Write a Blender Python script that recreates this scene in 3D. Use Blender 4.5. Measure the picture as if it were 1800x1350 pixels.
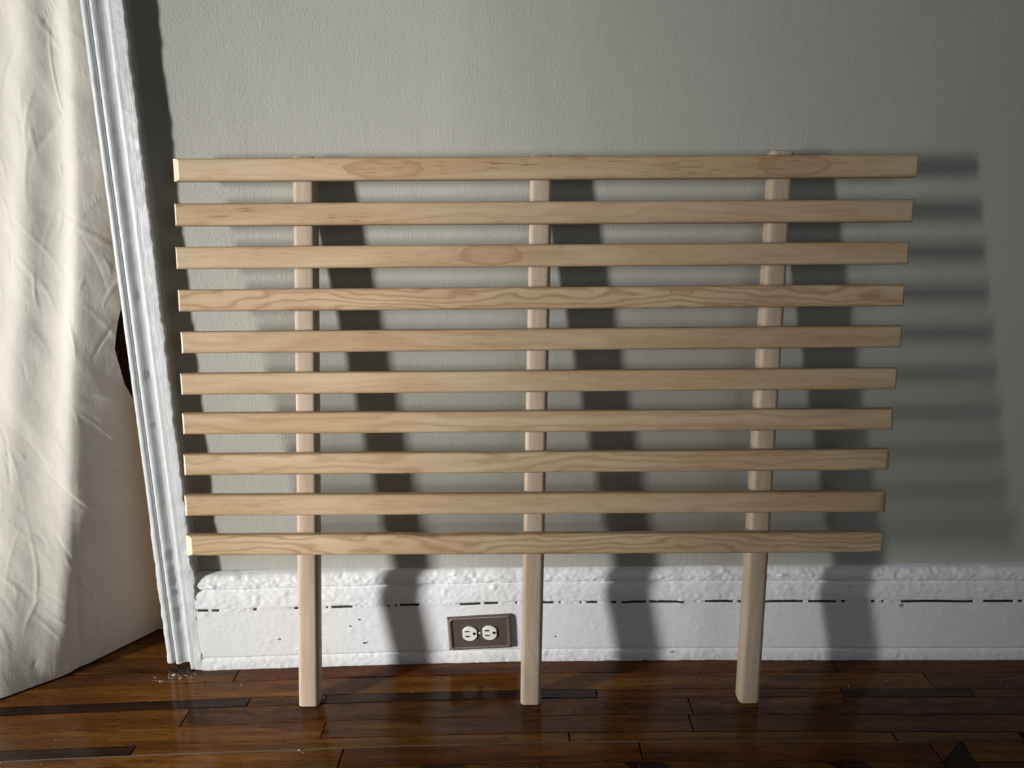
import bpy, bmesh, math, random
from mathutils import Matrix, Vector, noise

# ------------------------------------------------------------------ scene, camera, light
for o in list(bpy.data.objects):
    bpy.data.objects.remove(o, do_unlink=True)
scene = bpy.context.scene
COL = scene.collection

cam_d = bpy.data.cameras.new('camera')
cam_d.sensor_fit = 'HORIZONTAL'
cam_d.sensor_width = 36.0
cam_d.lens = 1350.15 * 36.0 / 1800.0
cam_d.clip_start = 0.01
cam = bpy.data.objects.new('camera', cam_d)
COL.objects.link(cam)
Rt = Vector((0.99996173, -0.00608083, -0.00629009))
Up = Vector((0.00761026, 0.24990951, 0.96823929))
Fw = Vector((0.00431575, 0.96825010, -0.24994623))
m = Matrix.Identity(4)
for i in range(3):
    m[i][0] = Rt[i]; m[i][1] = Up[i]; m[i][2] = -Fw[i]
m[0][3], m[1][3], m[2][3] = -0.01651944, -1.36127823, 0.91522249
cam.matrix_world = m
scene.camera = cam

w = bpy.data.worlds.new('world'); scene.world = w; w.use_nodes = True
w.node_tree.nodes['Background'].inputs['Color'].default_value = (0.75, 0.85, 1.0, 1)
w.node_tree.nodes['Background'].inputs['Strength'].default_value = 0.3

vs = scene.view_settings
vs.view_transform = 'Standard'; vs.look = 'None'; vs.gamma = 1.0
vs.use_curve_mapping = False
vs.exposure = 0.0

def area(name, loc, size, power, color, normal):
    d = bpy.data.lights.new(name, 'AREA')
    d.shape = 'RECTANGLE'; d.size = size[0]; d.size_y = size[1]
    d.energy = power; d.color = color
    o = bpy.data.objects.new(name, d); COL.objects.link(o)
    o.location = loc
    o.rotation_euler = Vector(normal).to_track_quat('-Z', 'Y').to_euler()
    return o

# daylight through the two sashes of the low window in the left wall and an unseen fill window added behind the camera
WY, WQ = -1.30, 0.274            # inner face and depth of the window reveal (in a bay left of the camera)
WIN_Z0, WIN_Z1 = 0.20, 1.34
WIN_X0, WIN_X1 = -3.02, -2.10
KEY = (1.0, 0.985, 0.955)
area('daylight_outside_window', (-4.66, -2.505, 1.02), (1.48, 1.36), 1980.0, KEY, (0, 1, 0))
area('added_rear_fill', (1.25, -2.28, 1.15), (1.2, 1.2), 5.5, (0.86, 0.93, 1.0), (0, 1, 0))  # fill lamp added behind the camera to lift the right side

FZ = -0.002           # floor level

# ------------------------------------------------------------------ helpers
def interp(x, pts):
    if x <= pts[0][0]:
        return pts[0][1]
    for (a, b), (c, d) in zip(pts, pts[1:]):
        if x <= c:
            return b + (d - b) * (x - a) / (c - a)
    return pts[-1][1]

BOW = [(-1.2, -.048), (-.95, -.036), (-.73, -.025), (-.5, -.0155), (-.25, -.006), (0, 0), (.25, 0),
       (.45, -.002), (.7, -.007), (.95, -.010), (1.2, -.013)]
def bow(x):                      # the old wall, its baseboard and the boards along it are not quite straight
    return interp(x, BOW)
def wallbow(x):
    return -.05 * .07 * math.log1p(math.exp(-(x + .50) / .07)) + 0.0 if x > -.75 else -.014

def obj(name, verts, faces, mat, parent=None, smooth=False, sharp=None, mats=None, midx=None):
    me = bpy.data.meshes.new(name)
    me.from_pydata([tuple(v) for v in verts], [], faces)
    for mm in (mats or ([mat] if mat else [])):
        me.materials.append(mm)
    if midx:
        me.polygons.foreach_set('material_index', midx)
    if smooth:
        me.polygons.foreach_set('use_smooth', [True] * len(me.polygons))
    me.update()
    if sharp is not None:
        me.set_sharp_from_angle(angle=math.radians(sharp))
    o = bpy.data.objects.new(name, me)
    COL.objects.link(o)
    if parent:
        o.parent = parent
    return o

def fix_normals(o):
    bm = bmesh.new(); bm.from_mesh(o.data)
    bmesh.ops.recalc_face_normals(bm, faces=bm.faces[:])
    bm.to_mesh(o.data); bm.free(); o.data.update()
    return o

def box_geo(x0, x1, y0, y1, z0, z1):
    v = [(x0, y0, z0), (x1, y0, z0), (x1, y1, z0), (x0, y1, z0), (x0, y0, z1), (x1, y0, z1), (x1, y1, z1), (x0, y1, z1)]
    f = [(0, 3, 2, 1), (4, 5, 6, 7), (0, 1, 5, 4), (1, 2, 6, 5), (2, 3, 7, 6), (3, 0, 4, 7)]
    return v, f

def boxes(name, lst, mat, parent=None):
    V, F = [], []
    for b in lst:
        v, f = box_geo(*b); n = len(V)
        V += v; F += [tuple(i + n for i in q) for q in f]
    return obj(name, V, F, mat, parent)

def structure(o):
    o['kind'] = 'structure'; return o
def tag(o, label, cat, group=None):
    o['label'] = label; o['category'] = cat
    if group: o['group'] = group
    return o

# ------------------------------------------------------------------ materials
class NT:
    def __init__(self, name):
        self.m = bpy.data.materials.new(name); self.m.use_nodes = True
        self.t = self.m.node_tree
        self.b = self.t.nodes['Principled BSDF']
    def n(self, typ, **kw):
        nd = self.t.nodes.new(typ)
        ins = kw.pop('ins', {})
        for k, v in kw.items(): setattr(nd, k, v)
        for k, v in ins.items():
            if isinstance(v, bpy.types.NodeSocket): self.t.links.new(v, nd.inputs[k])
            else: nd.inputs[k].default_value = v
        return nd
    def link(self, a, b): self.t.links.new(a, b)
    def math(self, op, a, b=None, c=None, clamp=False):
        nd = self.t.nodes.new('ShaderNodeMath'); nd.operation = op; nd.use_clamp = clamp
        for i, v in enumerate((a, b, c)):
            if v is None: continue
            if isinstance(v, bpy.types.NodeSocket): self.t.links.new(v, nd.inputs[i])
            else: nd.inputs[i].default_value = v
        return nd.outputs[0]
    def ramp(self, fac, stops, interp='LINEAR'):
        nd = self.t.nodes.new('ShaderNodeValToRGB'); cr = nd.color_ramp; cr.interpolation = interp
        while len(cr.elements) < len(stops): cr.elements.new(0.5)
        for e, (p, c) in zip(cr.elements, stops):
            e.position = p; e.color = c if len(c) == 4 else (*c, 1)
        self.t.links.new(fac, nd.inputs[0]); return nd.outputs[0]
    def mix(self, fac, a, b, mode='MIX'):
        nd = self.t.nodes.new('ShaderNodeMix'); nd.data_type = 'RGBA'; nd.blend_type = mode
        for k, v in ((0, fac), (6, a), (7, b)):
            if isinstance(v, bpy.types.NodeSocket): self.t.links.new(v, nd.inputs[k])
            else: nd.inputs[k].default_value = v if not isinstance(v, tuple) else (v if len(v) == 4 else (*v, 1))
        return nd.outputs[2]
    def coord(self, kind='Object', scale=(1, 1, 1), loc=(0, 0, 0), rot=(0, 0, 0), rnd=False):
        tc = self.t.nodes.new('ShaderNodeTexCoord')
        mp = self.t.nodes.new('ShaderNodeMapping')
        mp.inputs['Scale'].default_value = scale; mp.inputs['Location'].default_value = loc
        mp.inputs['Rotation'].default_value = rot
        src = tc.outputs[kind]
        if rnd:
            oi = self.t.nodes.new('ShaderNodeObjectInfo')
            va = self.t.nodes.new('ShaderNodeVectorMath'); va.operation = 'ADD'
            mu = self.math('MULTIPLY', oi.outputs['Random'], 37.0)
            self.t.links.new(src, va.inputs[0]); self.t.links.new(mu, va.inputs[1]); src = va.outputs[0]
        self.t.links.new(src, mp.inputs[0]); return mp.outputs[0]
    def noise(self, vec, scale, detail=3, rough=.5, dist=0):
        nd = self.t.nodes.new('ShaderNodeTexNoise')
        nd.inputs['Scale'].default_value = scale; nd.inputs['Detail'].default_value = detail
        nd.inputs['Roughness'].default_value = rough; nd.inputs['Distortion'].default_value = dist
        self.t.links.new(vec, nd.inputs['Vector']); return nd.outputs[0]
    def bump(self, h, strength, dist, prev=None):
        nd = self.t.nodes.new('ShaderNodeBump')
        nd.inputs['Strength'].default_value = strength; nd.inputs['Distance'].default_value = dist
        self.t.links.new(h, nd.inputs['Height'])
        if prev is not None: self.t.links.new(prev, nd.inputs['Normal'])
        return nd.outputs[0]
    def set(self, **kw):
        for k, v in kw.items():
            k = {'color': 'Base Color', 'rough': 'Roughness', 'metal': 'Metallic', 'normal': 'Normal', 'spec': 'Specular IOR Level', 'coat': 'Coat Weight', 'coatr': 'Coat Roughness'}[k]
            if isinstance(v, bpy.types.NodeSocket): self.t.links.new(v, self.b.inputs[k])
            else: self.b.inputs[k].default_value = v if not (isinstance(v, tuple) and len(v) == 3) else (*v, 1)
        return self.m

def mat_wall():
    t = NT('greige_wall_paint')
    c = t.coord('Object')
    cs = t.coord('Object', scale=(1, 1, .6))
    big = t.noise(c, 1.7, 3)
    col = t.mix(big, (.378, .375, .335), (.412, .41, .37))
    n1 = t.noise(cs, 280, 3, .6)
    n2 = t.noise(t.coord('Object', scale=(1, 1, .3)), 42, 2, .5)
    n3 = t.noise(c, 6, 2)
    b = t.bump(n3, .5, .006)
    b = t.bump(n2, .25, .0016, b)
    b = t.bump(n1, .50, .0013, b)
    return t.set(color=col, rough=.55, spec=.3, normal=b)

def mat_white(name, grainrot=(0, 0, 0), tint=(.79, .80, .815), stretch=(6, 40, 60)):
    t = NT(name)
    c = t.coord('Object')
    dirt = t.noise(c, 23, 5, .7)
    spots = t.ramp(t.noise(t.coord('Object', loc=(3, 1, 7)), 55, 4, .6), [(.0, (0, 0, 0)), (.66, (0, 0, 0)), (.74, (1, 1, 1)), (1, (1, 1, 1))])
    col = t.mix(dirt, tuple(x * .93 for x in tint), tint)
    col = t.mix(t.math('MULTIPLY', spots, .22), col, (.55, .55, .53))
    st = t.noise(t.coord('Object', scale=stretch, rot=grainrot), 6, 3, .6)
    lump = t.noise(c, 95, 3, .55)
    fine = t.noise(c, 260, 2, .5)
    b = t.bump(lump, .32, .002)
    b = t.bump(st, .45, .0014, b)
    b = t.bump(fine, .2, .0006, b)
    return t.set(color=col, rough=.42, spec=.45, normal=b)

def mat_pine(name, seed, axis='X', lines=.5, freq=90, tone=0.0, knots=(), streak=.5, grey=0.0):
    """raw pine: growth-ring stripes bent by a slow noise, resin streaks, optional knots (x, z, rx, rz)"""
    t = NT(name)
    rnd = random.Random(seed)
    off = (rnd.uniform(-9, 9), rnd.uniform(-9, 9), rnd.uniform(-9, 9))
    c = t.coord('Object')
    sep = t.n('ShaderNodeSeparateXYZ', ins={0: c})
    L, A, D = (sep.outputs[0], sep.outputs[2], sep.outputs[1]) if axis == 'X' else (sep.outputs[2], sep.outputs[0], sep.outputs[1])
    along = (2.2, 9, 9) if axis == 'X' else (9, 9, 2.2)
    warp = t.noise(t.coord('Object', scale=along, loc=off), 1.6, 3, .5)
    warp2 = t.noise(t.coord('Object', scale=(9, 30, 30) if axis == 'X' else (30, 30, 9), loc=off), 1.3, 3, .5)
    h = t.math('ADD', A, t.math('MULTIPLY', D, .55))
    h = t.math('ADD', h, t.math('MULTIPLY', t.math('SUBTRACT', warp, .5), .11))
    h = t.math('ADD', h, t.math('MULTIPLY', t.math('SUBTRACT', warp2, .5), .016))
    kmask = None
    for (kx, kz, rx, rz) in knots:
        dx = t.math('DIVIDE', t.math('SUBTRACT', L, kx), rx)
        dz = t.math('DIVIDE', t.math('SUBTRACT', A, kz), rz)
        d = t.math('SQRT', t.math('ADD', t.math('MULTIPLY', dx, dx), t.math('MULTIPLY', dz, dz)))
        kn = t.noise(t.coord('Object', scale=(30, 60, 60)), 1.5, 3)
        d = t.math('ADD', d, t.math('MULTIPLY', t.math('SUBTRACT', kn, .5), .45))
        kmask = d if kmask is None else t.math('MINIMUM', kmask, d)
    ring = t.math('SINE', t.math('MULTIPLY', h, freq * 2 * math.pi))
    ring = t.math('MULTIPLY_ADD', ring, .5, .5)
    ring = t.math('POWER', ring, 2.6)
    patch = t.ramp(t.noise(t.coord('Object', scale=(3, 14, 14) if axis == 'X' else (14, 14, 3), loc=(off[1], off[2], off[0])), 1.4, 3), [(.36, (0, 0, 0)), (.64, (1, 1, 1))])
    fine = t.noise(t.coord('Object', scale=(14, 520, 520) if axis == 'X' else (520, 520, 14), loc=off), 1.0, 3, .6)
    dash = t.ramp(t.noise(t.coord('Object', scale=(26, 330, 330) if axis == 'X' else (330, 330, 26), loc=off), 1.0, 2, .5), [(.0, (0, 0, 0)), (.58, (0, 0, 0)), (.70, (1, 1, 1))])
    light = (.56 + tone, .43 + tone, .285 + tone * .7)
    mid = (.46 + tone, .32 + tone, .185 + tone * .6)
    dark = (.34 + tone, .20 + tone * .6, .095 + tone * .4)
    if grey:
        light, mid, dark = [tuple(c_ + ((c[0] + c[1] + c[2]) / 3 * .97 - c_) * grey for c_ in c) for c in (light, mid, dark)]
    col = t.mix(patch, light, mid)
    col = t.mix(t.math('MULTIPLY', ring, lines), col, dark)
    col = t.mix(t.math('MULTIPLY', t.ramp(fine, [(.3, (0, 0, 0)), (.7, (1, 1, 1))]), .38), col, tuple(x * .86 for x in mid))
    col = t.mix(t.math('MULTIPLY', dash, t.math('MULTIPLY', patch, streak)), col, (.25, .14, .07))
    if kmask is not None:
        rim = t.ramp(kmask, [(.0, (.25, .25, .25)), (.45, (.12, .12, .12)), (.70, (.30, .30, .30)), (.80, (.55, .55, .55)), (.975, (.9, .9, .9)), (1.0, (0, 0, 0))])
        col = t.mix(t.math('MULTIPLY', rim, .9), col, (.36, .20, .105))
    b = t.bump(fine, .25, .0006)
    return t.set(color=col, rough=.62, spec=.28, normal=b)

def mat_floor(name, dark, mid, light, rough=.11, axis_rot=0.0, cross=False):
    t = NT(name)
    sc = (5, 60, 60)
    c = t.coord('Object', scale=sc, rot=(0, 0, axis_rot), rnd=True)
    g = t.noise(c, 1.0, 4, .65)
    patch = t.noise(t.coord('Object', scale=(2.2, 9, 9), rot=(0, 0, axis_rot), rnd=True), 1.5, 3)
    col = t.ramp(g, [(.33, dark), (.52, mid), (.70, light)])
    col = t.mix(t.ramp(patch, [(.35, (0, 0, 0)), (.7, (1, 1, 1))]), col, tuple(x * .62 for x in mid))
    pore = t.ramp(t.noise(t.coord('Object', scale=(40, 420, 420), rot=(0, 0, axis_rot), rnd=True), 1, 2), [(.0, (0, 0, 0)), (.58, (0, 0, 0)), (.70, (1, 1, 1))])
    col = t.mix(t.math('MULTIPLY', pore, .75), col, tuple(x * .35 for x in dark))
    if cross:
        cz = t.noise(t.coord('Object', scale=(26, 60, 60), rot=(0, 0, -.42), rnd=True), 1.0, 3)
        col = t.mix(t.math('MULTIPLY', t.ramp(cz, [(.42, (0, 0, 0)), (.6, (1, 1, 1))]), .55), col, tuple(x * .4 for x in dark))
    smear = t.noise(t.coord('Object', scale=(7, 16, 16), rnd=True), 2, 3)
    r = t.math('MULTIPLY_ADD', smear, .16, rough - .06)
    b = t.bump(g, .18, .0012)
    b = t.bump(t.noise(t.coord('Object', rnd=True), 9, 2), .25, .004, b)
    return t.set(color=col, rough=r, spec=.17, normal=b)

def mat_plain(name, color, rough=.5, metal=0.0, spec=.5, nscale=60, nbump=.15, var=.12):
    t = NT(name)
    n = t.noise(t.coord('Object'), nscale, 3)
    col = t.mix(n, tuple(x * (1 - var) for x in color), tuple(min(1, x * (1 + var)) for x in color))
    return t.set(color=col, rough=rough, metal=metal, spec=spec, normal=t.bump(n, nbump, .001))

def mat_canvas():
    t = NT('unbleached_canvas')
    c = t.coord('Object')
    tint = t.noise(c, 3.5, 3)
    col = t.mix(tint, (.76, .725, .65), (.82, .795, .735))
    slub = t.noise(t.coord('Object', scale=(320, 320, 40)), 1, 3, .6)
    slub2 = t.noise(t.coord('Object', scale=(40, 40, 420)), 1, 3, .6)
    col = t.mix(t.math('MULTIPLY', slub, .25), col, (.66, .61, .52))
    col = t.mix(t.math('MULTIPLY', slub2, .2), col, (.82, .79, .73))
    wr = t.noise(t.coord('Object', scale=(11, 11, 6), rot=(0, .5, 0)), 1.0, 3, .5)
    wr2 = t.noise(t.coord('Object', scale=(60, 60, 40), rot=(0, -.5, 0)), 1.0, 3, .6)
    b = t.bump(wr, .5, .006)
    b = t.bump(wr2, .4, .0018, b)
    b = t.bump(slub, .3, .0006, b)
    b = t.bump(slub2, .3, .0006, b)
    return t.set(color=col, rough=.92, spec=.12, normal=b)

M_WALL = mat_wall()
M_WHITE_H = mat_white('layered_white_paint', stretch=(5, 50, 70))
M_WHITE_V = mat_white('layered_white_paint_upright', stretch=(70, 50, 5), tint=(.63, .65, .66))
M_CEIL = mat_plain('ceiling_paint', (.7, .7, .68), .7)
M_CANVAS = mat_canvas()
M_DOOR = mat_floor('old_brown_door_wood', (.10, .06, .03), (.20, .125, .065), (.27, .175, .095), .55, math.pi / 2)
M_GAP = mat_plain('joint_dirt_and_shade', (.022, .018, .015), .8, var=.4, nscale=200)
M_DUST = mat_plain('grey_joint_dust', (.16, .14, .12), .9, var=.4, nscale=220)

# ------------------------------------------------------------------ the room
# back wall, with the doorway cut out between x -1.60 and -0.68
nx = [-2.05, -1.60]
V, F = [], []
def addbox(b):
    v, f = box_geo(*b); n = len(V)
    V.extend(v); F.extend([tuple(i + n for i in q) for q in f])
addbox((-3.25, -1.60, 0, .14, FZ, 2.6))
addbox((-1.60, -.68, 0, .14, 2.08, 2.6))
# right part follows the slight bulge near the door casing
xs = [-.68 + .02 * q for q in range(34)] + [.2, .6, 1.2, 2.2]
n0 = len(V)
for x in xs:
    y = wallbow(x)
    V += [(x, y, FZ), (x, y, 2.6), (x, .14, FZ), (x, .14, 2.6)]
for i in range(len(xs) - 1):
    a = n0 + 4 * i; b = a + 4
    F += [(a, b, b + 1, a + 1), (a + 2, a + 3, b + 3, b + 2), (a + 1, b + 1, b + 3, a + 3), (a, a + 2, b + 2, b)]
F += [(n0, n0 + 1, n0 + 3, n0 + 2), (len(V) - 4, len(V) - 2, len(V) - 1, len(V) - 3)]
structure(fix_normals(obj('wall_back', V, F, M_WALL, smooth=True, sharp=25)))
structure(boxes('wall_right', [(2.2, 2.34, -2.44, .14, FZ, 2.6)], M_WALL))
structure(boxes('ceiling', [(-3.39, 2.34, -2.44, .14, 2.6, 2.7)], M_CEIL))
# left wall, and the front wall that steps back behind the camera; its left part holds the window
LX = -3.25
structure(boxes('wall_left', [(LX - .14, LX, WY - WQ, .14, FZ, 2.6)], M_WALL))
structure(boxes('wall_front', [(LX, WIN_X0, WY - WQ, WY, FZ, 2.6), (WIN_X1, -1.85, WY - WQ, WY, FZ, 2.6), (WIN_X0, WIN_X1, WY - WQ, WY, FZ, WIN_Z0), (WIN_X0, WIN_X1, WY - WQ, WY, WIN_Z1, 2.6),
                               (-1.99, -1.85, -2.44, WY - WQ, FZ, 2.6),
                               (-1.85, .64, -2.44, -2.3, FZ, 2.6), (1.86, 2.2, -2.44, -2.3, FZ, 2.6),
                               (.64, 1.86, -2.44, -2.3, FZ, .54), (.64, 1.86, -2.44, -2.3, 1.76, 2.6)], M_WALL))
M_FRAME = mat_plain('window_white_paint', (.78, .79, .79), .45)
def mat_pane():
    t = NT('clear_window_pane'); nt = t.t
    tr = nt.nodes.new('ShaderNodeBsdfTransparent'); gl = nt.nodes.new('ShaderNodeBsdfGlossy')
    gl.inputs['Roughness'].default_value = .02
    mx = nt.nodes.new('ShaderNodeMixShader'); mx.inputs[0].default_value = .06
    nt.links.new(tr.outputs[0], mx.inputs[1]); nt.links.new(gl.outputs[0], mx.inputs[2])
    nt.links.new(mx.outputs[0], nt.nodes['Material Output'].inputs['Surface'])
    return t.m
M_PANE = mat_pane()
WO = WY - WQ
wf = structure(boxes('window_1', [(WIN_X0 - .02, WIN_X0 + .004, WO - .03, WO + .02, WIN_Z0, WIN_Z1), (WIN_X1 - .004, WIN_X1 + .02, WO - .03, WO + .02, WIN_Z0, WIN_Z1),
                                  (WIN_X0, WIN_X1, WO - .03, WO + .02, WIN_Z0 - .02, WIN_Z0 + .004), (WIN_X0, WIN_X1, WO - .03, WO + .02, WIN_Z1 - .004, WIN_Z1 + .02)], M_FRAME))
boxes('sill', [(WIN_X0 - .06, WIN_X1 + .06, WY - .03, WY + .05, WIN_Z0 - .03, WIN_Z0 - .001)], M_FRAME, wf)
boxes('window_pane', [(WIN_X0 + .004, WIN_X1 - .004, WO - .008, WO - .004, WIN_Z0 + .004, WIN_Z1 - .004)], M_PANE, wf)
wf2 = structure(boxes('added_fill_window', [(.64, .655, -2.4, -2.29, .54, 1.76), (1.845, 1.86, -2.4, -2.29, .54, 1.76),
                                   (.64, 1.86, -2.4, -2.29, .54, .55), (.64, 1.86, -2.4, -2.29, 1.75, 1.76)], M_FRAME))  # frame made up around the added fill lamp, out of view
boxes('window_pane', [(.655, 1.845, -2.35, -2.345, .55, 1.75)], M_PANE, wf2)
# the doorway: jamb, closed brown door far inside
structure(boxes('trim_2', [(-.70, -.68, .0, .14, FZ, 2.08), (-1.60, -1.58, .0, .14, FZ, 2.08), (-1.58, -.70, .0, .14, 2.06, 2.08)], M_DOOR))
dr = structure(boxes('door_1', [(-1.58, -.70, .125, .16, FZ, 2.06)], M_DOOR))
for (a, b, c, d) in ((-1.50, -1.18, .2, .9), (-1.10, -.78, .2, .9), (-1.50, -1.18, 1.05, 1.95), (-1.10, -.78, 1.05, 1.95)):
    boxes('door_panel', [(a, b, .118, .126, c, d)], M_DOOR, dr)

# ------------------------------------------------------------------ floor
ROWS = [-.0188, -.057, -.107, -.132, -.180, -.224, -.249, -.296]
tones = {
    'red': mat_floor('varnished_red_brown_oak', (.032, .009, .002), (.125, .039, .009), (.20, .072, .018)),
    'gold': mat_floor('varnished_golden_oak', (.055, .020, .004), (.165, .064, .011), (.26, .115, .026)),
    'walnut': mat_floor('varnished_dark_walnut', (.013, .006, .003), (.034, .015, .008), (.056, .027, .014)),
    'brown': mat_floor('varnished_mid_brown', (.028, .010, .003), (.105, .040, .010), (.155, .066, .019)),
    'cross': mat_floor('varnished_cross_grained', (.032, .010, .003), (.13, .048, .012), (.20, .080, .022), cross=True),
}
floor_base = structure(boxes('floor', [(-3.25, 2.2, -2.3, .165, FZ - .06, FZ - .0045)], M_GAP))
PT = .0045                       # thickness that shows above the sub-floor
def strip(name, x0, x1, y0, y1, mat, gap=.0006, bend=True, lift=0.0):
    n = max(2, int((x1 - x0) / .09) + 1)
    b = .0007
    V, F = [], []
    for i in range(n):
        x = x0 + gap + (x1 - x0 - 2 * gap) * i / (n - 1)
        s = bow(x) if bend else 0
        xi = x + (b if i == 0 else -b if i == n - 1 else 0)
        zt = FZ + lift
        V += [(x, y0 + gap + s, zt - PT), (x, y0 + gap + s, zt - b), (xi, y0 + gap + b + s, zt), (xi, y1 - gap - b + s, zt), (x, y1 - gap + s, zt - b), (x, y1 - gap + s, zt - PT)]
    for i in range(n - 1):
        a = 6 * i; c = a + 6
        for k in range(5): F.append((a + k, c + k, c + k + 1, a + k + 1))
    F.append(tuple(range(6))); e = 6 * (n - 1); F.append(tuple(e + k for k in range(5, -1, -1)))
    o = obj(name, V, F, tones[mat] if isinstance(mat, str) else mat, floor_base)
    return fix_normals(o)
XL, XR = -1.55, 1.6
lay = [
    [(XL, -.55, 'brown'), (-.55, .62, 'red'), (.62, XR, 'red')],
    [(XL, -.382, 'gold'), (-.382, .78, 'gold'), (.78, XR, 'brown')],
    [(XL, -.500, 'walnut'), (-.500, -.36, 'brown'), (-.36, .143, 'walnut'), (.143, .60, 'red'), (.60, .84, 'walnut'), (.84, XR, 'red')],
    [(XL, -.60, 'gold'), (-.60, .31, 'cross'), (.31, XR, 'cross')],
    [(XL, -.345, 'gold'), (-.345, .30, 'brown'), (.30, XR, 'brown')],
    [(XL, -.655, 'walnut'), (-.655, .083, 'gold'), (.083, .640, 'gold'), (.640, .856, 'gold'), (.862, XR, 'brown')],
    [(XL, -.30, 'gold'), (-.30, .20, 'red'), (.20, .690, 'red')],
]
for r, row in enumerate(lay):
    for (a, b, mm) in row:
        strip('plank', a, b, ROWS[r + 1], ROWS[r], mm, gap=.0007 if r not in (5, 6) else .0012, lift=random.Random(r * 7 + int(a * 100)).uniform(-.0004, .0004))
def prism(name, pts, mat, parent, z0, z1):
    n = len(pts)
    V = [(x, y, z0) for x, y in pts] + [(x, y, z1) for x, y in pts]
    F = [tuple(range(n - 1, -1, -1)), tuple(range(n, 2 * n))] + [(i, (i + 1) % n, n + (i + 1) % n, n + i) for i in range(n)]
    return fix_normals(obj(name, V, F, mat, parent))
def shrink(pts, g):
    cx = sum(p[0] for p in pts) / len(pts); cy = sum(p[1] for p in pts) / len(pts)
    out = []
    for x, y in pts:
        d = math.hypot(x - cx, y - cy)
        out.append((x + (cx - x) * g / d, y + (cy - y) * g / d))
    return out
# the same boards run on into the doorway
for r_, (ya, yc) in enumerate(((-.015, .030), (.030, .080), (.080, .130), (.130, .165))):
    strip('plank', XL, -.640 if r_ == 0 else -.70, ya, yc, ('brown', 'gold', 'red', 'brown')[r_])
yb = ROWS[7]
# the border turns the corner at the right: mitred dark board, pale block
prism('plank', shrink([(.690, yb - .007), (.745, ROWS[6] - .007), (.737, -.42), (.690, -.42)], .001), tones['walnut'], floor_base, FZ - PT, FZ)
prism('plank', shrink([(.690, ROWS[6] - .006), (.745, ROWS[6] - .007), (.690, yb - .007)], .0008), tones['red'], floor_base, FZ - PT, FZ)
prism('plank', shrink([(.748, ROWS[6] - .007), (.850, ROWS[6] - .008), (.845, yb - .007), (.740, yb - .007)], .001), tones['gold'], floor_base, FZ - PT, FZ)
prism('plank', shrink([(.740, yb - .009), (.845, yb - .009), (.840, -.42), (.740, -.42)], .001), tones['brown'], floor_base, FZ - PT, FZ)
prism('plank', shrink([(.853, ROWS[6] - .010), (1.6, ROWS[6] - .013), (1.6, -.42), (.846, -.42)], .001), tones['brown'], floor_base, FZ - PT, FZ)
# diagonal parquet inside the border
bw, bh = .066, .17
k = 0
x = -1.75
rr = random.Random(4)
while x < .69:
    top, bot = yb, yb - bh
    P = [(x, top), (x + bw, top), (x + bw + bh, bot), (x + bh, bot)]
    # clip to the border on the right
    P = [(min(px, .688), py) for px, py in P]
    if P[1][0] - P[0][0] > .004 or P[2][0] - P[3][0] > .004:
        q = [(px, py + bow(max(-1.2, min(.7, px)))) for px, py in P]
        if q[2][0] - q[3][0] < .001: q = [q[0], q[1], q[2]]
        prism('parquet_block', shrink(q, .0012), tones[('gold', 'brown', 'red', 'gold', 'walnut')[k % 5]], floor_base, FZ - PT, FZ + rr.uniform(-.0004, .0004))
    x += bw; k += 1
k = 0
x = -1.75
while x < 1.7:
    top, bot = yb - bh - .012, yb - 2 * bh - .012
    q = [(x + bh, top), (x + bw + bh, top), (x + bw, bot), (x, bot)]
    q = [(px, py + bow(max(-1.2, min(.7, px)))) for px, py in q]
    prism('parquet_block', shrink(q, .0012), tones[('brown', 'gold', 'red', 'gold', 'cross')[k % 5]], floor_base, FZ - PT, FZ + rr.uniform(-.0004, .0004))
    x += bw; k += 1
y = yb - 2 * bh - .075
k = 0
while y > -2.2:
    o = strip('plank', -1.84, 2.15, y - .09, y, ('gold', 'brown', 'red', 'cross')[k % 4], bend=False)
    y -= .09; k += 1
# grey dust packed in the widest joint
V, F = [], []
for i in range(40):
    x = -1.0 + 1.72 * i / 39
    s = bow(x) + ROWS[6]
    h = .0016 + .0009 * noise.noise((x * 9, 1, 4))
    V += [(x, s - h, FZ - .0008), (x, s + h, FZ - .0008)]
for i in range(39): F.append((2 * i, 2 * i + 2, 2 * i + 3, 2 * i + 1))
dj = obj('joint_dust', V, F, M_DUST, floor_base); dj['kind'] = 'stuff'

# ------------------------------------------------------------------ baseboard: one lumpy, many times painted moulding
def fb(p, s, o=3):
    return noise.fractal(Vector(p) * s, 1.0, 2.0, o)
PROF = []     # (z, protrusion, lumpiness)
def seg(z0, z1, p0, p1, n, lump, bulge=0.0):
    for i in range(n):
        a = i / n
        PROF.append((z0 + (z1 - z0) * a, p0 + (p1 - p0) * a + bulge * math.sin(math.pi * a), lump))
seg(-.002, .021, .0165, .0150, 8, .6, .0012)          # shoe
seg(.021, .0232, .0130, .0130, 2, .4)                  # groove over the shoe
seg(.0232, .1280, .0150, .0150, 26, .16)               # flat board
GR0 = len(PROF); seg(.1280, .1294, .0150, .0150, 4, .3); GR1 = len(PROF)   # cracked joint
seg(.1294, .1650, .0162, .0105, 14, .65, .0016)        # lower ogee
seg(.1650, .1685, .0082, .0078, 2, .5)
seg(.1685, .1890, .0105, .0060, 11, 1.05, .0022)         # top bead
PROF.append((.1925, .0040, 1.2)); PROF.append((.1945, -.001, .3)); PROF.append((.196, -.012, 0))
xs = []
x = -.622
while x < 1.12:
    xs.append(x); x += .0034
while x < 2.2:
    xs.append(x); x += .03
xs.append(2.2)
V, F, MI, CRK = [], [], [], []
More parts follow.
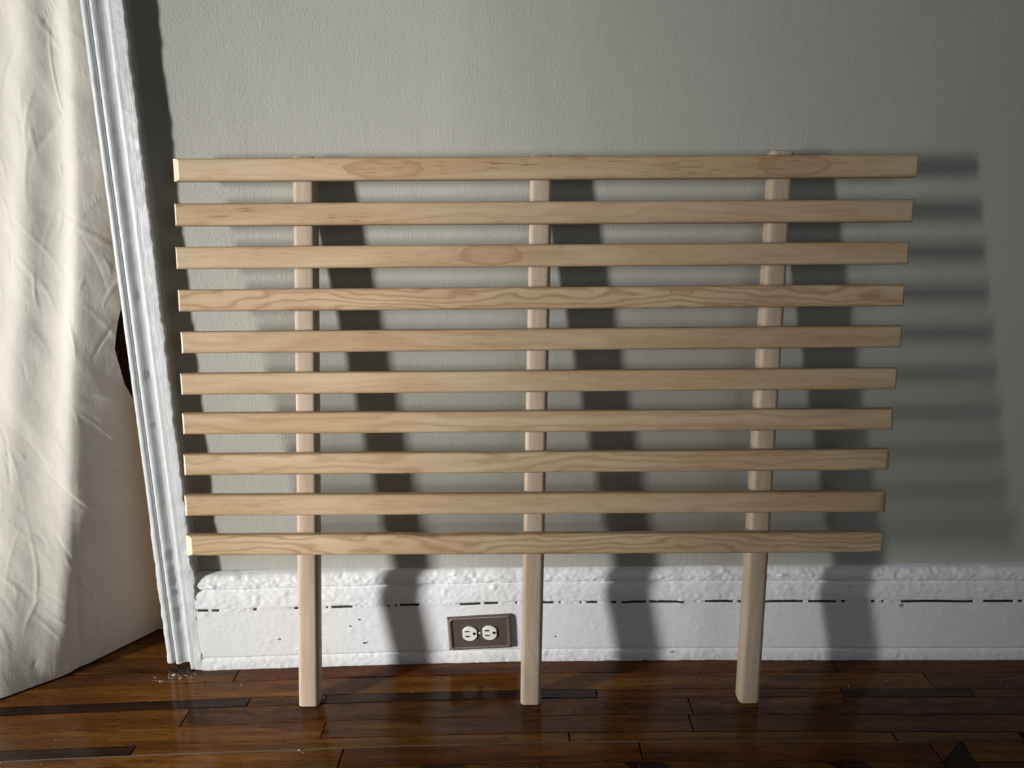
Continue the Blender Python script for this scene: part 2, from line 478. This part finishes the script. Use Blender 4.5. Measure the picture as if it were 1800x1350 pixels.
for x in xs:
    b = bow(max(-.75, min(1.2, x)))
    crack = noise.noise((x * 16, 3.1, 0)) + .85 * noise.noise((x * 105, 8.1, 0)) + (.15 if x > -.1 else -.12)
    CRK.append(crack > .02)
    tw = .0012 * noise.noise((x * 12, 0, 5))
    for j, (z, p, lump) in enumerate(PROF):
        d = lump * (.0013 * fb((x * .6, z * 1.3, .3), 55, 3) + .0015 * fb((x * .75, z, 1.7), 170, 2))
        nd = noise.noise((x * 52, z * 75, 7.7))
        if nd > .50: d += max(lump, .45) * .0032 * (nd - .50) / .3
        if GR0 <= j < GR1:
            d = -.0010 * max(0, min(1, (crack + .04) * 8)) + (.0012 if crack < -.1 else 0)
        zz = z + (tw if z > .1 else tw * z * 10) + (lump * .0009 * noise.noise((x * 55, z * 30, 2)))
        if j == 0: zz = FZ - .002 + .004 * max(0, noise.noise((x * 30, 1, 9))) * .35
        V.append((x, -(p + d) + b, zz))
n = len(PROF)
for i in range(len(xs) - 1):
    for j in range(n - 1):
        a = i * n + j
        F.append((a, a + n, a + n + 1, a + 1)); MI.append(1 if (GR0 - 1 <= j < GR1 - 3 and CRK[i] and CRK[i + 1]) else 0)  # open crack coloured dark, for dirt and for the shade of a deep groove
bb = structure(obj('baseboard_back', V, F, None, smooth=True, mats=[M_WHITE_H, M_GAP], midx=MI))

# nail holes and chips in the paint
def mark(name, x, z, rx, rz, mat):
    y = -.0158 + bow(x); V, F = [], []
    for q in range(12):
        a = 2 * math.pi * q / 12; k_ = 1 + .25 * noise.noise((q * 1.3, x * 50, z * 90))
        V.append((x + rx * k_ * math.cos(a), y - .0006, z + rz * k_ * math.sin(a)))
    V += [(v[0], y + .002, v[2]) for v in V]
    F = [tuple(range(12))] + [(q, (q + 1) % 12, 12 + (q + 1) % 12, 12 + q) for q in range(12)]
    fix_normals(obj(name, V, F, mat, bb))
M_CHIP = mat_plain('bare_grey_wood', (.33, .31, .27), .8, nscale=200)
for (x, z, r_) in ((-.312, .098, .0016), (-.330, .084, .0013), (-.305, .046, .0018), (-.300, .047, .0012), (.072, .052, .0012)):
    mark('nail_hole', x, z, r_, r_ * .8, M_GAP)
for (x, z, rx, rz) in ((-.043, .010, .0042, .0028), (.090, .0125, .0070, .0026), (.305, .0150, .0050, .0022), (.745, .1180, .0030, .0040), (-.47, .060, .0025, .0018)):
    mark('paint_chip', x, z, rx, rz, M_CHIP)

# ------------------------------------------------------------------ door casing
CX0, CX1, CY = -.692, -.6187, -.035
# profile across the face: (distance from the inner edge, depth behind the face, lumpiness)
CP = [(0.0, .032, 0), (.0005, .012, .4), (.0015, .0075, .6), (.004, .0048, .7), (.008, .0040, .7), (.0115, .0052, .6), (.0131, .0074, .4),
      (.0140, .0095, .2), (.0144, .0170, .1), (.0152, .0170, .1), (.0156, .0080, .3), (.0162, .0060, .5), (.0185, .0030, .7), (.022, .0024, .8), (.0255, .0034, .8), (.029, .0058, .7),
      (.033, .0086, .6), (.037, .0098, .5), (.041, .0100, .5), (.0435, .0092, .5), (.0450, .0040, .5), (.0462, .0004, .6), (.0490, -.0006, .6),
      (.052, .0003, .6), (.057, .0, .7), (.062, .0, .7), (.067, .0, .8), (.0705, .0, 1.0), (.0726, .0006, 1.5), (.0733, .0018, 1.7), (.0735, .006, .8), (.0733, .014, .5), (.0733, .024, .4), (.0733, .036, 0)]
zs = []
z = FZ - .002
while z < 1.27:
    zs.append(z); z += .0042
while z < 2.14:
    zs.append(z); z += .03
zs.append(2.14)
V, F, MI = [], [], []
n = len(CP)
for z in zs:
    low = max(0, min(1, (.36 - z) / .12))
    for j, (dx, dp, lump) in enumerate(CP):
        x = CX0 + dx; y = CY + dp
        amp = lump * (1 + .9 * low)
        d = amp * (.0009 * fb((x * 1.2, 4, z), 34, 3) + .0006 * fb((x, 9, z), 110, 2))
        nd = noise.noise((x * 70, z * 42, 3.3))
        if nd > .6: d += amp * .0035 * (nd - .6)
        ex = 0
        if j >= 27 and j <= 30:      # ragged outer paint edge
            ex = .0026 * noise.noise((z * 60, 0, 1)) + .0028 * noise.noise((z * 23, 5, 1)) + .0014 * noise.noise((z * 150, 2, 1))
        if j <= 3:                   # thick paint on the lower inner edge
            ex = -.0022 * low - .0012 * low * noise.noise((z * 48, 7, 1)) - .0006 * noise.noise((z * 20, 7, 1))
        wob = .0010 * noise.noise((z * 2.2, 11, 0))
        zb = z
        if z < .012 and j < 20: zb = max(z, FZ + .0105 + .002 * noise.noise((x * 90, 0, 4)))
        V.append((x + ex + wob, y - d, zb))
for i in range(len(zs) - 1):
    for j in range(n - 1):
        a = i * n + j
        F.append((a, a + 1, a + n + 1, a + n)); MI.append(1 if j >= 30 else 0)
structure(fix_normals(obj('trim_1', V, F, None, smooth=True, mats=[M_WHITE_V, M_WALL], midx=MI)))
# far casing of the same doorway, outside the picture, and the head casing
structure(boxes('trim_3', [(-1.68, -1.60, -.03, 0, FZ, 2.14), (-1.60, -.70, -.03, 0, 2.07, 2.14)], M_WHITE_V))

# ------------------------------------------------------------------ headboard
O = Vector((0.01651944, -0.15317127, 0.0))
U = Vector((0.99999486, -0.00320742, -0.00000917))
Wv = Vector((0.00039018, 0.11880712, 0.99291728))     # up in the plane of the frame
N = Vector((0.00318361, 0.99291217, -0.11880776))     # towards the wall
head = bpy.data.objects.new('slatted_headboard', None); COL.objects.link(head)
head.location = (O.x, O.y, FZ); head.empty_display_size = .1
tag(head, 'raw pine headboard of ten horizontal slats on three posts leaning on the grey wall', 'headboard')
bpy.context.view_layer.update()
HM = Matrix.Translation((-O.x, -O.y, -FZ))

SL = [((-.5804, .9487), (.6408, .9482)), ((-.5828, .8770), (.6384, .8760)), ((-.5854, .8064), (.6352, .8069)),
      ((-.5861, .7359), (.6320, .7369)), ((-.5860, .6653), (.6316, .6679)), ((-.5911, .5948), (.6278, .5961)),
      ((-.5924, .5262), (.6256, .5259)), ((-.5947, .4544), (.6231, .4552)), ((-.5977, .3819), (.6216, .3801)), ((-.5996, .3101), (.6191, .3072))]
TH, SH = .0175, .0368
M_CUT = mat_plain('pale_lit_pine_end', (.66, .555, .42), .75, nscale=300, nbump=.3)  # left ends only: cut wood coloured paler to stand in for light on the bevel
#           lines freq tone  streak  bevel-left bevel-right
SPEC = [(.16, 55, .00, .75, .011, .004), (.20, 60, -.03, 1.0, .0045, .005), (.14, 45, -.015, .6, .004, .005), (.80, 85, -.02, .4, .0045, .005),
        (.34, 34, -.03, .65, .005, .005), (.18, 60, -.005, .35, .0045, .005), (.50, 36, .0, .3, .005, .006), (.58, 64, .005, .25, .005, .013),
        (.24, 36, -.01, .55, .0055, .020), (.78, 80, -.005, .3, .012, .004)]
def slat(i):
    (uL, vL), (uR, vR) = SL[i]
    Lh = math.hypot(uR - uL, vR - vL) / 2
    ang = math.atan2(vR - vL, uR - uL)
    ctr = O + U * ((uL + uR) / 2) + Wv * ((vL + vR) / 2)
    lines, fq, tone, streak, bl, br = SPEC[i]
    r = .0058; hh = SH / 2
    NX = 90
    rings = []
    def ringpts(iv, il, ir, yd):
        pts = []
        for k in range(NX + 1):
            pts.append((-Lh + il + (2 * Lh - il - ir) * k / NX, yd, hh - iv))
        for k in range(NX, -1, -1):
            pts.append((-Lh + il + (2 * Lh - il - ir) * k / NX, yd, -hh + iv))
        return pts
    rings.append(ringpts(.0012, .0012, .0012, 0.0))
    rings.append(ringpts(0, 0, 0, -.0012))
    rings.append(ringpts(0, 0, 0, -(TH - r)))
    for q in range(1, 6):
        th = q / 5 * math.pi / 2
        if True:
            fl = bl * math.sin(th); fr = br * (math.sin(th) if br < .01 else 1 - math.cos(th))
        rings.append(ringpts(r * (1 - math.cos(th)), fl, fr, -(TH - r) - r * math.sin(th)))
    V, F, MI = [], [], []
    m_ = len(rings[0])
    for ri, R_ in enumerate(rings):
        for (x, yv, zv) in R_:
            dz = .0003 * noise.noise((x * 5, i * 3.1, 0)) + .00015 * noise.noise((x * 31, i, zv * 9))
            yo = .0
            if i == 9 and zv > .012:           # waney, chewed top edge of the lowest slat
                u_ = (x - (-.02)) 
                dmg = 0
                if -.23 < x < -.02: dmg = .0022 + .0016 * math.sin((x + .23) * 34)
                if -.045 < x < -.024: dmg *= 1 - (x + .045) / .021 * .9
                if -.23 < x < -.19: dmg *= (x + .23) / .04
                dz -= max(0, dmg) * (1 if ri >= 2 else .5)
            if i == 7 and zv > .012 and -.12 < x < .0:
                dz -= .0016 * math.sin((x + .12) / .12 * math.pi) * (1 if ri >= 2 else .4)
            V.append((x, yv + yo, zv + dz))
    for ri in range(len(rings) - 1):
        a = ri * m_; b = a + m_
        for k in range(m_):
            k2 = (k + 1) % m_
            F.append((a + k, a + k2, b + k2, b + k)); MI.append(1 if k == m_ - 1 else 0)
    # caps as quad strips
    for base, flip in ((0, False), ((len(rings) - 1) * m_, True)):
        for k in range(NX):
            q = (base + k, base + k + 1, base + m_ - 2 - k, base + m_ - 1 - k)
            F.append(q if flip else q[::-1]); MI.append(0)
    knots = {0: [(-.262, 0, .066, .0165), (.408, .0005, .060, .019)], 2: [(-.085, .002, .052, .019)], 3: [(.234, .009, .022, .007)]}.get(i, [])
    mat = mat_pine('raw_pine_slat_grain_%s' % 'abcdefghij'[i], 100 + i * 17, 'X', lines, fq, tone, knots, streak)
    o = obj('slat', V, F, None, head, smooth=True, sharp=24, mats=[mat, M_CUT], midx=MI)
    fix_normals(o); o.data.set_sharp_from_angle(angle=math.radians(24))
    X = (U * math.cos(ang) + Wv * math.sin(ang)); Z = (-U * math.sin(ang) + Wv * math.cos(ang)); Yx = Z.cross(X)
    M = Matrix((( X.x, Yx.x, Z.x, ctr.x), (X.y, Yx.y, Z.y, ctr.y), (X.z, Yx.z, Z.z, ctr.z), (0, 0, 0, 1)))
    o.matrix_local = HM @ M
    return o
for i in range(10): slat(i)

PW, PD = .0372, .034
def post(ub, ut, vtop, seed):
    """ub, ut: centre along the frame at the foot and at the height of the top slat"""
    r = .0080
    sec = []
    for (cx, cy, a0) in ((PW / 2 - r, r, -90), (PW / 2 - r, PD - r, 0), (-PW / 2 + r, PD - r, 90), (-PW / 2 + r, r, 180)):
        for q in range(6):
            a = math.radians(a0 + q * 18)
            sec.append((cx + r * math.cos(a), cy + r * math.sin(a)))
    base = O + U * ub; top = O + U * ut + Wv * .9250
    Z = (top - base).normalized(); Yx = (N - Z * N.dot(Z)).normalized(); X = Yx.cross(Z)
    n = len(sec)
    V, F = [], []
    LEV = [(0, .0020), (.0016, 0), (.3, 0), (.6, 0), (vtop - .003, 0), (vtop - .0008, .0008), (vtop, .003)]
    for li, (h, ins) in enumerate(LEV):
        for (x, yv) in sec:
            sx = x * (1 - ins / (PW / 2)); sy = PD / 2 + (yv - PD / 2) * (1 - ins / (PD / 2))
            zz = h
            if li < 2:        # the foot is sawn level with the floor
                p = base + X * sx + Yx * sy
                zz = (FZ + h - p.z) / Z.z
            V.append((sx, sy, zz))
    for li in range(len(LEV) - 1):
        for k in range(n):
            k2 = (k + 1) % n
            F.append((li * n + k, li * n + k2, li * n + n + k2, li * n + n + k))
    F.append(tuple(range(n - 1, -1, -1))); F.append(tuple((len(LEV) - 1) * n + k for k in range(n)))
    mat = mat_pine('raw_pine_post_grain_%s' % 'abc'[seed], 500 + seed * 31, 'Z', .20, 60, -.01, (), .12, .34)
    o = obj('post', V, F, mat, head, smooth=True, sharp=40)
    fix_normals(o); o.data.set_sharp_from_angle(angle=math.radians(40))
    M = Matrix(((X.x, Yx.x, Z.x, base.x), (X.y, Yx.y, Z.y, base.y), (X.z, Yx.z, Z.z, base.z), (0, 0, 0, 1)))
    o.matrix_local = HM @ M
    return o
post(-.4207 + PW / 2, -.3903 + PW / 2, .9725, 0)
post(-.0159 + PW / 2, .0049 + PW / 2, .9718, 1)
post(.3832 + PW / 2, .4047 + PW / 2, .9765, 2)

# ------------------------------------------------------------------ electrical outlet on the baseboard
M_PLATE = mat_plain('brown_nickel_plate', (.17, .145, .122), .45, .6, nscale=30, nbump=.1)
M_ROPE = mat_plain('worn_nickel_rope_edge', (.52, .49, .44), .3, .9, nscale=90)
M_RECEP = mat_plain('off_white_nylon', (.74, .74, .70), .38, var=.05)
M_SLOT = mat_plain('dark_contact_slot', (.01, .009, .008), .6)
out = bpy.data.objects.new('wall_outlet', None); COL.objects.link(out)
yo = -.0158 + bow(-.077)
out.location = (-.0772, yo, .0645); out.rotation_euler = (0, -.043, 0)
tag(out, 'brown metal rope-edged double power outlet set sideways in the white baseboard', 'outlet')
PWd, PHt = .1245, .0735
def rect_loft(name, steps, mat, parent):
    """rings of a rectangle (half width, half height, y) lofted front-wards and capped"""
    V, F = [], []
    for (hw, hh, yv) in steps:
        V += [(-hw, yv, -hh), (hw, yv, -hh), (hw, yv, hh), (-hw, yv, hh)]
    for i in range(len(steps) - 1):
        a = 4 * i
        for k in range(4): F.append((a + k, a + (k + 1) % 4, a + 4 + (k + 1) % 4, a + 4 + k))
    F.append((0, 3, 2, 1)); e = 4 * (len(steps) - 1); F.append((e, e + 1, e + 2, e + 3))
    return fix_normals(obj(name, V, F, mat, parent))
hw, hh = PWd / 2, PHt / 2
rect_loft('cover_plate', [(hw, hh, .003), (hw, hh, -.0012), (hw - .0018, hh - .0018, -.0046), (hw - .0072, hh - .0072, -.0050), (hw - .0082, hh - .0082, -.0034), (hw - .0090, hh - .0090, -.0034)], M_PLATE, out)
V, F = [], []
def rib(cx, cz, ax, az, ln, wd):
    """one twisted strand: a slanted little ridge"""
    px, pz = -az, ax
    n = len(V)
    for (s, t_, yv) in ((-1, -1, -.0044), (1, -1, -.0044), (1, 1, -.0044), (-1, 1, -.0044), (-.8, 0, -.0064), (.8, 0, -.0064)):
        V.append((cx + ax * ln * s + px * wd * t_, yv, cz + az * ln * s + pz * wd * t_))
    F.extend([(n, n + 1, n + 5, n + 4), (n + 2, n + 3, n + 4, n + 5), (n + 1, n + 2, n + 5), (n + 3, n, n + 4)])
pitch = .0027
k = -hw + .007
while k < hw - .006:
    for s in (1, -1): rib(k, s * (hh - .0046), .70, .71, .0033, .00085)
    k += pitch
k = -hh + .007
while k < hh - .006:
    for s in (1, -1): rib(s * (hw - .0046), k, .88, .47, .0029, .00085)
    k += pitch
fix_normals(obj('rope_border', V, F, M_ROPE, out))
def disc(name, cx, cz, rx, rz, y0, y1, mat, parent, flat=None, nseg=40, bev=.0006):
    pts = []
    for i in range(nseg):
        a = 2 * math.pi * i / nseg
        x = rx * math.cos(a); zz = rz * math.sin(a)
        if flat: x = max(-flat, min(flat, x))
        pts.append((x, zz))
    V, F = [], []
    for (s, yv) in ((1, y0), (1, y1 + bev), (1 - bev / rx, y1)):
        V += [(cx + x * s, yv, cz + zz * s) for x, zz in pts]
    n = len(pts)
    for l in range(2):
        for i in range(n):
            F.append((l * n + i, l * n + (i + 1) % n, l * n + n + (i + 1) % n, l * n + n + i))
    F.append(tuple(range(n))); F.append(tuple(2 * n + i for i in range(n)))
    return fix_normals(obj(name, V, F, mat, parent))
for cx in (-.0195, .0195):
    rc = disc('receptacle', cx, 0, .0158, .0158, -.003, -.0062, M_RECEP, out, flat=.0140)
    for cz in (.0058, -.0050):
        boxes('slot', [(cx - .0090, cx - .0004, -.0066, -.0060, cz - .0013, cz + .0013)], M_SLOT, rc)
    # raised shroud around the contacts, dark round earth hole on the right
    disc('earth_hole', cx + .0088, .0004, .0031, .0029, -.0058, -.0067, M_SLOT, rc, nseg=16, bev=.0001)
disc('screw', .0, .0, .0021, .0021, -.003, -.0048, M_RECEP, out, nseg=16, bev=.0004)

# ------------------------------------------------------------------ curtain
import numpy as np
def xc_of(z): return np.interp(z, [0, .2, .5, .75, .95, 1.2, 2.1], [-.868, -.852, -.815, -.772, -.742, -.716, -.69])
def xr_of(z): return np.interp(z, [0, .36, .44, .50, .56, .63, .68, .72, .80, 2.1], [-.700, -.700, -.712, -.724, -.737, -.740, -.728, -.714, -.702, -.702])
NS, NZ = 300, 420
ZT = 2.04
zz = (FZ + .003) + (ZT - FZ - .003) * np.linspace(0, 1, NZ + 1) ** 1.25
ss = np.linspace(0, 1, NS + 1) ** 1.7
Z = np.repeat(zz[:, None], NS + 1, 1)
XRR = xr_of(Z)
X = XRR + (-1.52 - XRR) * ss[None, :]
g = np.clip(1 - Z / .95, 0, None) ** 2
d = xc_of(Z) - X
dp = np.clip(d, 0, None)
Y = -.006 - .024 * g
r = .006
Y = Y + (.55 + .85 * g) * r * np.log1p(np.exp(np.clip(-d / r, -40, 40)))      # turns back into the doorway right of the crease
g2 = np.clip(1 - Z / .50, 0, None) ** 2.2
Y = Y - g2 * .135 * (1 - np.exp(-dp / .085))                                    # hem kicked out into the room
up = np.clip((Z - .25) / .5, 0, 1)
Y = Y + up * (.013 * (1 - np.exp(-(dp / .024) ** 2)) - .014 * np.exp(-((d - .075 - .05 * (1.2 - Z)) / .032) ** 2))
lo = np.clip((.55 - Z) / .4, 0, 1)
Y = Y + lo * .005 * np.sin((d - .02) * 46) * np.clip(d / .03, 0, 1)
Y = Y + np.where(d > .16, .02 * np.sin((d - .16) * 42) * np.clip((d - .16) / .08, 0, 1), 0)
crump = np.array([.0042 * noise.fractal(Vector((a * 1.3 + c * .5, 3, c * .55)) * 7, 1.0, 2.0, 2) + .0014 * noise.fractal(Vector((a + c * .4, 8, c * .5 - a * .3)) * 21, 1.0, 2.0, 2)
                  for a, c in zip(X.ravel(), Z.ravel())]).reshape(X.shape)
Y = Y - crump
# sharp pressed-in creases: short straight ridges in all directions, mostly steep diagonals
rr = random.Random(23)
for q in range(230):
    cx = rr.uniform(-1.02, -.70); cz = rr.uniform(.03, 1.3)
    a = math.radians(rr.choice((1, 1, -1)) * rr.gauss(62, 22))
    ln = rr.uniform(.015, .10) * rr.choice((.5, 1)); h = rr.choice((1, 1, 1, -1)) * rr.uniform(.0004, .0015); wd = rr.uniform(.0013, .0030)
    dx = X - cx; dz = Z - cz
    t_ = dx * -math.cos(a) + dz * math.sin(a); n_ = dx * math.sin(a) + dz * math.cos(a) + .12 * t_ * t_ / ln
    Y = Y - h * np.exp(-(n_ / wd) ** 2) * np.clip(1 - (t_ / ln) ** 2, 0, 1)
Y = np.minimum(Y, .105)
V = np.stack([X, Y, np.maximum(Z, FZ + .0015)], -1).reshape(-1, 3).tolist()
n = NS + 1
F = [(iz * n + js, iz * n + n + js, iz * n + n + js + 1, iz * n + js + 1) for iz in range(NZ) for js in range(NS)]
cu = obj('canvas_curtain', V, F, M_CANVAS, smooth=True)
md = cu.modifiers.new('cloth_thickness', 'SOLIDIFY'); md.thickness = .0012; md.offset = 1
tag(cu, 'wrinkled cream canvas curtain hanging to the floor beside the white door casing', 'curtain')

# ------------------------------------------------------------------ crumbs of old paint on the boards
V, F = [], []
rr = random.Random(11)
def crumb(x, y, r):
    n = len(V); h = r * rr.uniform(.4, .9); a = rr.uniform(0, 6)
    for q in range(5):
        t_ = a + q * 1.2566; q_ = r * rr.uniform(.6, 1.1)
        V.append((x + q_ * math.cos(t_), y + q_ * math.sin(t_), FZ))
    V.append((x, y, FZ + h))
    for q in range(5): F.append((n + q, n + (q + 1) % 5, n + 5))
for (x, y, r) in ((-.672, -.052, .0045), (-.690, -.072, .003), (-.655, -.062, .0025), (-.632, -.05, .003), (-.705, -.06, .0022), (-.374, -.262, .0028), (-.366, -.268, .0015),
                  (-.945, -.245, .0025), (-.86, -.285, .0022), (-.80, -.23, .0016), (-.53, -.085, .0018), (.62, -.105, .0018), (.70, -.09, .0015), (.28, -.215, .0014)):
    crumb(x, y, r)
for _ in range(90):
    crumb(rr.uniform(-.95, .95), rr.uniform(-.31, -.06), rr.uniform(.0004, .001))
for _ in range(40):
    crumb(rr.gauss(-.665, .02), rr.gauss(-.062, .009), rr.uniform(.0005, .0018))
V2, F2 = V, F
V, F = [], []
for _ in range(70):
    crumb(rr.uniform(-.692, -.640), rr.gauss(-.036, .006), rr.uniform(.001, .004))
db = obj('dark_debris', V, F, M_GAP, floor_base); db['kind'] = 'stuff'
V, F = V2, F2
cr = obj('paint_crumbs', V, F, mat_plain('paint_crumb_white', (.62, .60, .55), .8), floor_base)
cr['kind'] = 'stuff'
